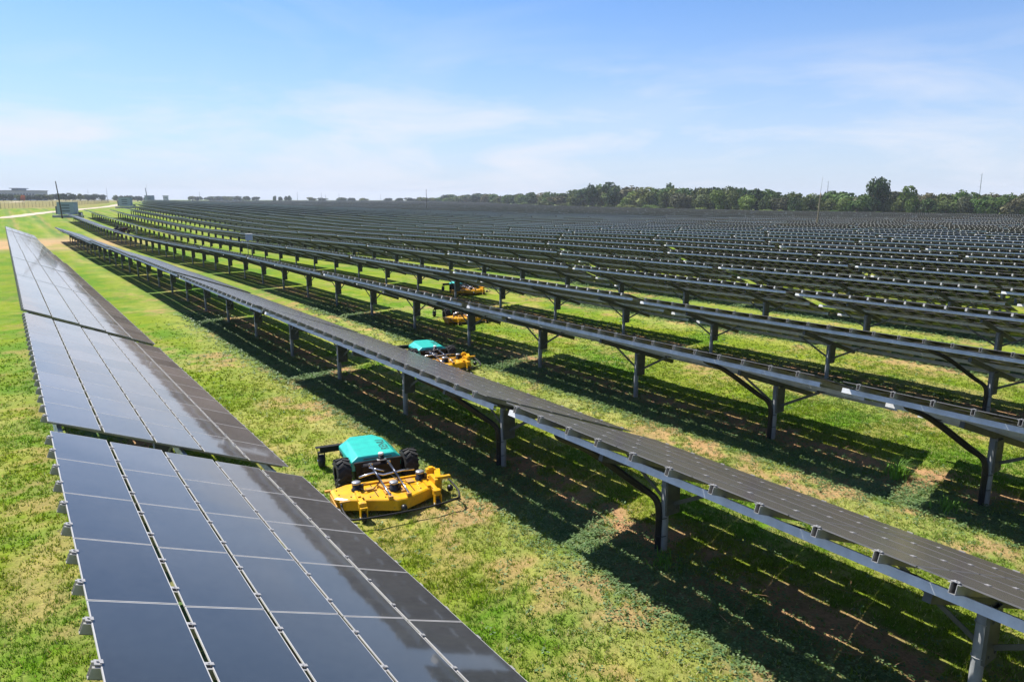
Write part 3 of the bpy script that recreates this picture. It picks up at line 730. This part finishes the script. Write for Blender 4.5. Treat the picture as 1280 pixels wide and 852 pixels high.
pole(1023.5, 118, 241, 0, 1.8, .17, 'pale wooden pole with a whip aerial in front of the treeline', wood_p, aer)
def cross(t, H, k):
    for q in (.06, .24, .42): MB().box((-.8*k, 0, H*(1-q)), (4.2*k, .15, .2)).obj('cross_arm', galv_post, t)
pole(1223.5, 900, 216.5, 0, 0, .55, 'tall transmission pole with cross arms behind the right treeline', galv_post, cross)
pole(1033.5, 1000, 226, 0, 0, .5, 'transmission pole with cross arms behind the trees near the aerial pole', galv_post, cross)
for i, (px, v) in enumerate(((134.5, 236), (111, 238), (250, 240), (372, 240.5), (402, 241), (407, 243), (424, 242), (476, 243))):
    pole(px, 900+i*25, v, 0, 0, .28, f'hair-thin far pole on the hazy left skyline, {ordn(i+1) if i else "nearest the fence"} from the left' if False else f'hair-thin distant pole on the left skyline, {ordn(1+sorted([134.5,111,250,372,402,407,424,476]).index(px))} from the left', galv_post)
# combiner box on its stand
def cabinet_box(px, dep, v, hpx, label):
    x, y = at_depth(px, dep); k = dep/FPX; zt = CAMH+(250.3-v)*k; h = hpx*k; z = tz(x, y)
    t = thing('combiner_box', label, 'electrical box', (x, y, z), -YAW)
    MB().box((0, 0, zt-z-h/2), (h, .3, h)).obj('enclosure', plain('pale_grey_paint', (.5, .52, .52), None, .5), t, bevel=.02)
    MB().box((0, 0, zt-z+.01), (h*1.1, .4, .03)).obj('rain_cap', galv, t)
    for sx in (-1, 1): MB().tube([(sx*h*.35, .1, -.2), (sx*h*.35, .1, zt-z-h*.3)], .03, 0, 6).obj('leg', galv_post, t)
cabinet_box(308, 62, 292.6, 8, 'pale grey electrical box sticking up above the third row')
def marker(px, dep, hh, label):
    x, y = at_depth(px, dep); o = MB().tube([(0, 0, -.1), (0, 0, hh*.95), (0, 0, hh)], [.16, .13, .05], 0, 10).obj('marker_post', whitem); o.location = (x, y, tz(x, y)); tag(o, label, 'marker post')
marker(167, 116, 1.25, 'white marker post standing among the far left solar rows')
marker(100.5, 172, 1.3, 'white marker post just right of the nearest inverter')
# small dark red tractor parked between rows
def tractor(px, dep):
    x, y = at_depth(px, dep); t = thing('ride_on_tractor', 'small dark red ride-on tractor between the far left rows', 'tractor', (x, y, tz(x, y)), .5)
    red = plain('dark_red_paint', (.10, .012, .016), (.07, .01, .012), .4)
    b = MB(); b.box((.55, 0, .75), (1.0, .55, .42), 0, None, (.9, .85)); b.box((-.1, 0, .5), (1.5, .35, .25)); b.obj('body', red, t, bevel=.04)
    b = MB(); b.box((-.42, 0, .8), (.45, .5, .12)); b.box((-.65, 0, 1.1), (.1, .5, .5)); b.obj('seat', black_pl, t, bevel=.03)
    b = MB(); b.tube([(-.8, -.35, .7), (-.85, -.35, 1.85), (-.85, .35, 1.85), (-.8, .35, .7)], .035, 0, 6); b.obj('roll_bar', black_paint, t)
    b = MB(); b.tube([(.1, 0, .8), (-.08, 0, 1.15)], .02, 0, 6); b.lathe([(.15, 0), (.18, .02), (.15, .04)], (-.09, 0, 1.14), 2, 0, 12); b.obj('steering_wheel', black_pl, t)
    for xx, r, w in ((-.55, .48, .13), (.85, .3, .09)):
        for sg in (-1, 1):
            b = MB(); b.lathe([(r*.4, -w), (r*.9, -w), (r, -w*.6), (r, w*.6), (r*.9, w), (r*.4, w)], (xx, sg*.55, r), 1, 0, 20); b.lathe([(0, -w*.5), (r*.42, -w*.5)], (xx, sg*.55, r), 1, 1, 20); b.lathe([(0, w*.5), (r*.42, w*.5)], (xx, sg*.55, r), 1, 1, 20); b.obj('wheel', [rubber, red], t)
tractor(147.5, 116)
# perimeter fence and track on the far left
FP = [(-14, 232), (0, 246), (30, 268), (66, 296), (95, 325), (118, 365), (137, 420)]
def fence():
    t = thing('chain_link_fence', 'long brownish chain-link fence running along the dirt track at far left', 'fence', (0, 0, 0))
    pts = []
    for (u, d) in FP: x, y = at_depth(u, d); pts.append(Vector((x, y, 0)))
    seg = []; tot = 0
    for a, b_ in zip(pts, pts[1:]):
        L = (b_-a).length; k = 0
        while k < L: seg.append(a.lerp(b_, k/L)); k += 3.6
    pm = MB().tube([(0, 0, -.2), (0, 0, 2.25)], .045, 0, 6).mesh('fence_post', wood)
    for i, p in enumerate(seg[:95]): link(pm, 'fence_post', t, (p.x, p.y, tz(p.x, p.y)))
    m, nt, b = mat('fence_mesh'); b.inputs['Base Color'].default_value = (.15, .14, .12, 1); b.inputs['Roughness'].default_value = .6
    w = MB()
    for p, q in zip(seg, seg[1:]):
        for h in [.1+.25*k for k in range(9)]:
            w.bar((p.x, p.y, tz(p.x, p.y)+h), (q.x, q.y, tz(q.x, q.y)+h),   .008, .012)
        for k in range(8):
            r = p.lerp(q, k/8); w.box((r.x, r.y, tz(r.x, r.y)+1.1), (.010, .010, 2.1))
    w.obj('wire_mesh', m, t, recalc=False)
fence()
def strip(name, P, w0, m, dz=.03):
    V = []; Q = []
    pts = [Vector((*at_depth(u, d), 0)) for u, d in P]; pp = []
    for i in range(len(pts)-1):
        p0, p1, p2, p3 = pts[max(i-1, 0)], pts[i], pts[i+1], pts[min(i+2, len(pts)-1)]
        for q in range(8):
            s = q/8; pp.append(.5*((2*p1)+(p2-p0)*s+(2*p0-5*p1+4*p2-p3)*s*s+(3*p1-p0-3*p2+p3)*s**3))
    for i, p in enumerate(pp):
        d = (pp[min(i+1, len(pp)-1)]-pp[max(i-1, 0)]).normalized(); nn = Vector((-d.y, d.x, 0)); w = w0*(1+.15*math.sin(i*1.7))
        for k in range(5): q = p+nn*(k-2)/2*w/2; V.append((q.x, q.y, tz(q.x, q.y)+dz))
    for i in range(len(pp)-1):
        for k in range(4): Q.append((i*5+k, i*5+k+1, i*5+k+6, i*5+k+5))
    return tag(link(np_mesh(name, np.array(V), np.array(Q), [m], smooth=True), name), kind='structure')
gravel = plain('gravel', (.52, .43, .32), (.40, .32, .23), .95, 0, 1.5, .02, co='Object')
strip('dirt_track', [(-160, 140), (-60, 158), (0, 172), (30, 190), (62, 216), (100, 250), (135, 300), (150, 360), (162, 420)], 4.2, gravel)
strip('country_road', [(-200, 380), (-60, 400), (10, 430), (26, 520)], 7, gravel)

# ------------------------------------------------------------------ trees
def crown_mesh(seed, n, flat=.8, leaf=.34, lobes=9, name='crown'):
    r = np.random.default_rng(seed); L = []
    for k in range(lobes):
        a = r.uniform(0, 6.283); q = r.uniform(.15, .62); L.append((q*math.cos(a), q*math.sin(a), r.uniform(-.35, .55)*flat, r.uniform(.28, .5)))
    L = np.array(L); Vs = []; w = L[:, 3]**2; ids = r.choice(lobes, n, p=w/w.sum())
    d = r.normal(size=(n, 3)); d /= np.linalg.norm(d, axis=1)[:, None]; rad = r.uniform(.55, 1.06, n)**.6
    c = L[ids, :3]+d*(L[ids, 3]*rad)[:, None]; c[:, 2] *= .9
    nn = d+r.normal(size=(n, 3))*.6; nn /= np.linalg.norm(nn, axis=1)[:, None]
    t = np.cross(nn, r.normal(size=(n, 3))); t /= np.linalg.norm(t, axis=1)[:, None]; b = np.cross(nn, t)
    s = r.uniform(.5, 1.2, n)[:, None]*leaf*.15
    P = np.stack([c-t*s-b*s*.7, c+t*s-b*s, c+t*s*.8+b*s, c-t*s+b*s*.8], 1)+r.normal(size=(n, 4, 3))*leaf*.02
    mx = np.abs(P[..., :2]).max(); P[..., :2] /= mx; zl, zh = P[..., 2].min(), P[..., 2].max(); P[..., 2] = (P[..., 2]-zl)/(zh-zl)*2-1
    tone = r.uniform(.65, 1.35, lobes)[ids]*r.uniform(.8, 1.25, n)
    return P.reshape(-1, 3), np.arange(4*n).reshape(-1, 4), np.repeat(tone, 4)
def foliage(name, c, trans=.25):
    m, nt, b = mat(name); oi = N(nt, 'ShaderNodeObjectInfo')
    t = attr(nt, 'tone'); cc = mix(nt, 1.0, c, ramp(nt, oi.outputs['Random'], 0, (.75, .85, .8), 1, (1.35, 1.15, 1.1)), 'MULTIPLY')
    v = N(nt, 'ShaderNodeVectorMath'); v.operation = 'SCALE'; nt.links.new(cc, v.inputs[0]); nt.links.new(t, v.inputs['Scale'])
    nt.links.new(v.outputs[0], b.inputs['Base Color']); b.inputs['Roughness'].default_value = .7; b.inputs['Specular IOR Level'].default_value = .2
    tr = N(nt, 'ShaderNodeBsdfTranslucent'); ms = N(nt, 'ShaderNodeMixShader'); ms.inputs[0].default_value = trans
    nt.links.new(v.outputs[0], tr.inputs[0]); nt.links.new(b.outputs[0], ms.inputs[1]); nt.links.new(tr.outputs[0], ms.inputs[2]); nt.links.new(ms.outputs[0], nt.nodes['Material Output'].inputs[0])
    return m
KIND = {'dark green': foliage('foliage_dark', (.038, .075, .020)), 'mid green': foliage('foliage_mid', (.075, .135, .028)), 'olive': foliage('foliage_olive', (.105, .135, .036)), 'grey-brown': foliage('foliage_dull', (.105, .110, .055)), 'yellow-green': foliage('foliage_bright', (.13, .19, .035)), 'orange': foliage('foliage_orange', (.42, .13, .015)), 'blue-green': foliage('foliage_blue', (.045, .075, .045))}
bark = plain('bark', (.16, .13, .10), (.09, .07, .055), .9, 0, 2)
crowns = {}
def crown_for(kind, v, lobes=None):
    if (kind, v) not in crowns:
        P, F, T = crown_mesh(100+v, 1500, leaf=.42, lobes=lobes or 8+v % 5); crowns[(kind, v)] = np_mesh('crown', P, F, [KIND[kind]], attrs={'tone': T})
    return crowns[(kind, v)]
def trunk_mesh(v):
    random.seed(50+v); b = MB(); b.tube([(0, 0, -.05), (.03, .02, .25), (.0, .04, .55)], [.045, .035, .02], 0, 7)
    for k in range(5):
        a = k*1.3; b.tube([(.02, .02, .22+.05*k), (.16*math.cos(a), .16*math.sin(a), .40+.05*k), (.3*math.cos(a), .3*math.sin(a), .56+.05*k)], [.02, .014, .006], 0, 5)
    return b.mesh('trunk', bark)
trunks = [trunk_mesh(k) for k in range(3)]
def tree(px, dep, vtop, wpx, kind, label, group=None, name='tree', low=.95, zoff=0):
    x, y = at_depth(px, dep); z = tz(x, y); k = dep/FPX; H = CAMH+(250.3-vtop)*k-z+zoff; W = wpx*k/2
    t = thing(name, label, 'bush' if name == 'bush' else 'tree', (x, y, z), random.uniform(0, 6.28), group)
    H = max(H, .8); rz = H*low
    c = link(crown_for(kind, 40, 22) if abs(px-1096) < .1 else crown_for(kind, random.randrange(7)), 'crown', t, (0, 0, H-rz/2), (0, 0, 0)); c.scale = (W*1.08, W*1.08, rz/2)
    if name != 'bush':
        tr = link(trunks[random.randrange(3)], 'trunk', t); tr.scale = (H*.8, H*.8, H)
    return t
random.seed(21)
prof_u = [540, 560, 600, 640, 680, 700, 720, 745, 757, 790, 815, 830, 860, 880, 920, 960, 990, 1010, 1040, 1080, 1120, 1180, 1230, 1280, 1320]
prof_v = [246, 244, 242, 241, 241, 239, 236, 229, 229, 232, 232, 233, 235, 234, 231, 236, 238, 241, 238, 241, 238, 240, 238, 242, 241]
dep_u = [540, 600, 640, 700, 760, 800, 900, 1000, 1100, 1280, 1330]; dep_v = [900, 760, 700, 540, 460, 420, 320, 285, 262, 225, 220]
names = []
def addt(u, dd, v, w, kind, name='tree', **k): names.append((u, dd, v, w, kind, name, k))
u = 538
while u < 1330:
    dep = np.interp(u, dep_u, dep_v)*random.uniform(.99, 1.03); v = np.interp(u, prof_u, prof_v); w = random.uniform(24, 40) if u > 700 else random.uniform(14, 26)
    kinds = ['mid green', 'olive', 'dark green', 'olive', 'grey-brown', 'mid green', 'dark green'] if u > 640 else ['blue-green', 'mid green', 'blue-green', 'olive']
    addt(u, dep+18, v+random.uniform(-1.0, 2.5), w*1.15, random.choice(kinds)); 
    u += w*.44
u = 560
while u < 1320:     # lower front layer
    dep = np.interp(u, dep_u, dep_v); v = np.interp(u, prof_u, prof_v); w = random.uniform(20, 32) if u > 700 else random.uniform(10, 18)
    addt(u, dep+4, v+random.uniform(4, 9)*(1 if u > 700 else .4), w*1.1, random.choice(['mid green', 'olive', 'grey-brown', 'dark green', 'yellow-green', 'olive'])); u += w*.8
addt(757, 478, 227.5, 26, 'dark green'); addt(741, 474, 228.5, 20, 'dark green'); addt(834, 420, 228, 24, 'dark green')
addt(1096, 268, 220.5, 33, 'dark green', low=.74); addt(1134, 262, 231.5, 28, 'mid green'); addt(1205, 250, 236, 30, 'mid green')
names.sort(key=lambda t: t[0])
cnt = {}
for q in names: cnt[q[4]] = cnt.get(q[4], 0)+1
seen = {}
for u, dd, v, w, kind, name, k in names:
    seen[kind] = seen.get(kind, 0)+1
    lb = f'{kind} tree in the treeline beyond the field, {ordn(seen[kind])} {kind} one from the left'
    if abs(u-1096) < .1: lb = 'round dark tree rising highest above the right treeline'
    tree(u, dd, v, w, kind, lb, 'trees of the treeline beyond the field', **k)
nb = 0
for u in np.arange(655, 1290, 17):
    uu = u+random.uniform(-6, 6); dep = np.interp(uu, dep_u, dep_v)-random.uniform(2, 8); nb += 1
    base = pix((*at_depth(uu, dep), tz(*at_depth(uu, dep))))[1]
    tree(uu, dep, base-random.uniform(4, 8), random.uniform(14, 24), random.choice(['yellow-green', 'olive', 'yellow-green', 'mid green']), f'low leafy bush at the foot of the treeline, {ordn(nb)} from the left', 'bushes at the foot of the treeline', 'bush', low=1.0)
# distant low trees on the left skyline
far = [(-8, 620, 243, 14), (4, 600, 243.5, 12), (14, 610, 243, 14), (24, 600, 244, 12), (38, 640, 244.5, 10), (46, 640, 243.5, 12), (55, 660, 243.5, 12), (64, 660, 243, 12), (74, 660, 242.5, 14), (82, 640, 241.8, 14), (91, 700, 243, 10), (101, 700, 242.5, 8), (110, 760, 243.6, 10), (118, 760, 243.2, 12), (127, 800, 243.5, 10), (146, 900, 244.5, 9), (153, 900, 245, 8), (163, 900, 244.8, 12), (172, 900, 245.5, 10),
       (240, 1150, 245.5, 8), (250, 1150, 246, 10), (262, 1150, 245.8, 12), (274, 1150, 245.6, 12), (286, 1150, 245.7, 12), (296, 1150, 245.5, 10), (309, 1100, 245.6, 9), (320, 1100, 246.2, 9), (343, 1050, 245, 4), (351, 1050, 246.3, 6), (361, 1050, 244.6, 6), (357, 1050, 245.6, 4), (390, 1100, 246.8, 10), (404, 1100, 247.2, 12), (425, 1100, 247.0, 14), (438, 1100, 247.4, 10), (455, 1100, 247.6, 12), (486, 1050, 247.8, 12), (500, 1000, 247.5, 12), (514, 980, 247.2, 14), (526, 960, 246.4, 12)]
for i, (u, d, v, w) in enumerate(far):
    tree(u, d, v, w*1.25, ['blue-green', 'dark green', 'blue-green', 'olive'][i % 4], f'tiny hazy tree on the far left skyline, {ordn(i+1)} from the left edge', 'hazy trees on the left skyline', low=.9)
tree(29, 560, 244.5, 5.5, 'orange', 'orange autumn tree in front of the far grey building', low=.9)
# ------------------------------------------------------------------ far buildings
def building(px, dep, wpx, vtop, label, tower=None, roofc=(.22, .25, .30), depth=30):
    x, y = at_depth(px, dep); z = tz(x, y); k = dep/FPX; w = wpx*k; H = CAMH+(250.3-vtop)*k-z
    t = thing('building', label, 'building', (x, y, z), -YAW+.1)
    wall = plain('far_wall', (.34, .37, .40), (.28, .31, .34), .8, 0, .1)
    MB().box((0, 0, H/2), (w, depth, H)).obj('wall', wall, t)
    MB().box((0, 0, H+.3), (w+2, depth+2, .6)).obj('roof', plain('far_roof', roofc, None, .7, 0, .1), t)
    n = max(3, int(wpx/3.5)); wm = MB().box((0, 0, 0), (w/n*.6, .3, H*.18)).mesh('window', plain('far_glass', (.05, .07, .09), None, .2))
    for i in range(n): link(wm, 'window', t, ((i+.5-n/2)*w/n, -depth/2-.1, H*.62))
    if tower:
        tx, tw, tv = tower; th = CAMH+(250.3-tv)*k-z
        b = MB(); b.box(((tx-px)*k, 0, th/2), (tw*k, 18, th)); b.obj('tower', plain('blue_glass_wall', (.10, .16, .22), None, .4, 0, .1), t)
        MB().box(((tx-px)*k, 0, th+.4), (tw*k*1.3, 24, .8)).obj('tower_roof', plain('tower_roof', (.16, .20, .26), None, .6), t)
building(8, 900, 84, 239.8, 'wide grey building with a blue glass tower at the far left', (24.5, 8, 237.2))
building(284, 1300, 30, 246.6, 'low pale building half hidden on the left skyline')
building(207.5, 1150, 5, 245.6, 'tiny pale boxy building right of the farthest inverter', depth=5)

# ------------------------------------------------------------------ haze
HZ = MB().box((0, 1200, 28), (7400, 7400, 61)).obj('haze', None or bpy.data.materials.new('air'), recalc=True)
hm = HZ.data.materials[0]; hm.use_nodes = True; nt = hm.node_tree; nt.nodes.remove(nt.nodes['Principled BSDF'])
pv = N(nt, 'ShaderNodeVolumePrincipled'); pv.inputs['Color'].default_value = (.86, .92, 1, 1); pv.inputs['Density'].default_value = .00019; pv.inputs['Anisotropy'].default_value = 0
nt.links.new(pv.outputs[0], nt.nodes['Material Output'].inputs['Volume']); tag(HZ, 'thin pale air over the whole field', 'haze', kind='stuff')
HZ.location = (0, 0, 0)

# ------------------------------------------------------------------ light
SD = Vector((-.20, .65, 1)).normalized(); elev = math.asin(SD.z); azi = math.atan2(SD.x, SD.y)
sun = bpy.data.lights.new('sun', 'SUN'); sun.energy = 5.0; sun.angle = R_(.53); sun.color = (1, .955, .88)
so = bpy.data.objects.new('sun', sun); C.objects.link(so); so.rotation_euler = SD.to_track_quat('Z', 'Y').to_euler()
w = bpy.data.worlds.new('World'); scene.world = w; w.use_nodes = True; nt = w.node_tree
bg = nt.nodes['Background']; sky = N(nt, 'ShaderNodeTexSky'); sky.sky_type = 'NISHITA'; sky.sun_disc = False
sky.sun_elevation = elev; sky.sun_rotation = azi; sky.air_density = 1.0; sky.dust_density = .4; sky.ozone_density = 2.6; sky.altitude = 100
# thin high cloud as veils mixed into the sky
tc = N(nt, 'ShaderNodeTexCoord'); sp = N(nt, 'ShaderNodeSeparateXYZ'); nt.links.new(tc.outputs['Generated'], sp.inputs[0])
zz = mth(nt, 'ADD', sp.outputs[2], .10); cx = mth(nt, 'DIVIDE', sp.outputs[0], zz); cy = mth(nt, 'DIVIDE', sp.outputs[1], zz)
cb = N(nt, 'ShaderNodeCombineXYZ'); nt.links.new(cx, cb.inputs[0]); nt.links.new(mth(nt, 'MULTIPLY', cy, .8), cb.inputs[1])
def cn(scale, det, dist, off):
    n = N(nt, 'ShaderNodeTexNoise'); n.inputs['Scale'].default_value = scale; n.inputs['Detail'].default_value = det; n.inputs['Roughness'].default_value = .55; n.inputs['Distortion'].default_value = dist
    a = N(nt, 'ShaderNodeVectorMath'); a.operation = 'ADD'; a.inputs[1].default_value = (off, off*.7, 0); nt.links.new(cb.outputs[0], a.inputs[0]); nt.links.new(a.outputs[0], n.inputs['Vector']); return n.outputs['Fac']
c1 = cn(.75, 8, .6, 3.1); c2 = cn(.25, 3, .2, 8.7)
cl = mth(nt, 'MULTIPLY', mth(nt, 'MULTIPLY', mth(nt, 'SUBTRACT', c1, .44), 3.4, True), mth(nt, 'MULTIPLY', mth(nt, 'SUBTRACT', c2, .38), 4, True))
cl = mth(nt, 'MULTIPLY', cl, .45)
skyb = mix(nt, 1.0, sky.outputs[0], (.585, .815, 1.09), 'MULTIPLY')
el = mth(nt, 'SUBTRACT', 1.0, mth(nt, 'DIVIDE', sp.outputs[2], .30), True); el = mth(nt, 'MULTIPLY', mth(nt, 'POWER', el, 1.6), .80)
skyv = mix(nt, el, skyb, (4.7, 5.05, 6.1))
tl = N(nt, 'ShaderNodeVectorMath'); tl.operation = 'MULTIPLY'; tl.inputs[1].default_value = (3.2, 3.2, 15); nt.links.new(tc.outputs['Generated'], tl.inputs[0])
nl_ = N(nt, 'ShaderNodeTexNoise'); nl_.inputs['Scale'].default_value = 1.15; nl_.inputs['Detail'].default_value = 9; nl_.inputs['Roughness'].default_value = .6; nl_.inputs['Distortion'].default_value = .5; nt.links.new(tl.outputs[0], nl_.inputs['Vector'])
low = mth(nt, 'MULTIPLY', mth(nt, 'MULTIPLY', mth(nt, 'SUBTRACT', nl_.outputs['Fac'], .46), 5, True), mth(nt, 'MULTIPLY', mth(nt, 'SUBTRACT', .20, sp.outputs[2]), 8, True)); low = mth(nt, 'MULTIPLY', low, .85)
skyv = mix(nt, low, skyv, (5.7, 5.9, 6.5))
skyc = mix(nt, cl, skyv, (5.6, 5.9, 6.5))
nt.links.new(skyc, bg.inputs[0]); bg.inputs[1].default_value = .092

scene.view_settings.view_transform = 'Standard'; scene.view_settings.look = 'None'; scene.view_settings.gamma = 1; scene.view_settings.use_curve_mapping = False
scene.view_settings.exposure = .74
scene.render.engine = 'CYCLES'; scene.cycles.max_bounces = 6; scene.cycles.volume_bounces = 0; scene.cycles.transparent_max_bounces = 8
scene.render.resolution_x = 1024; scene.render.resolution_y = 681
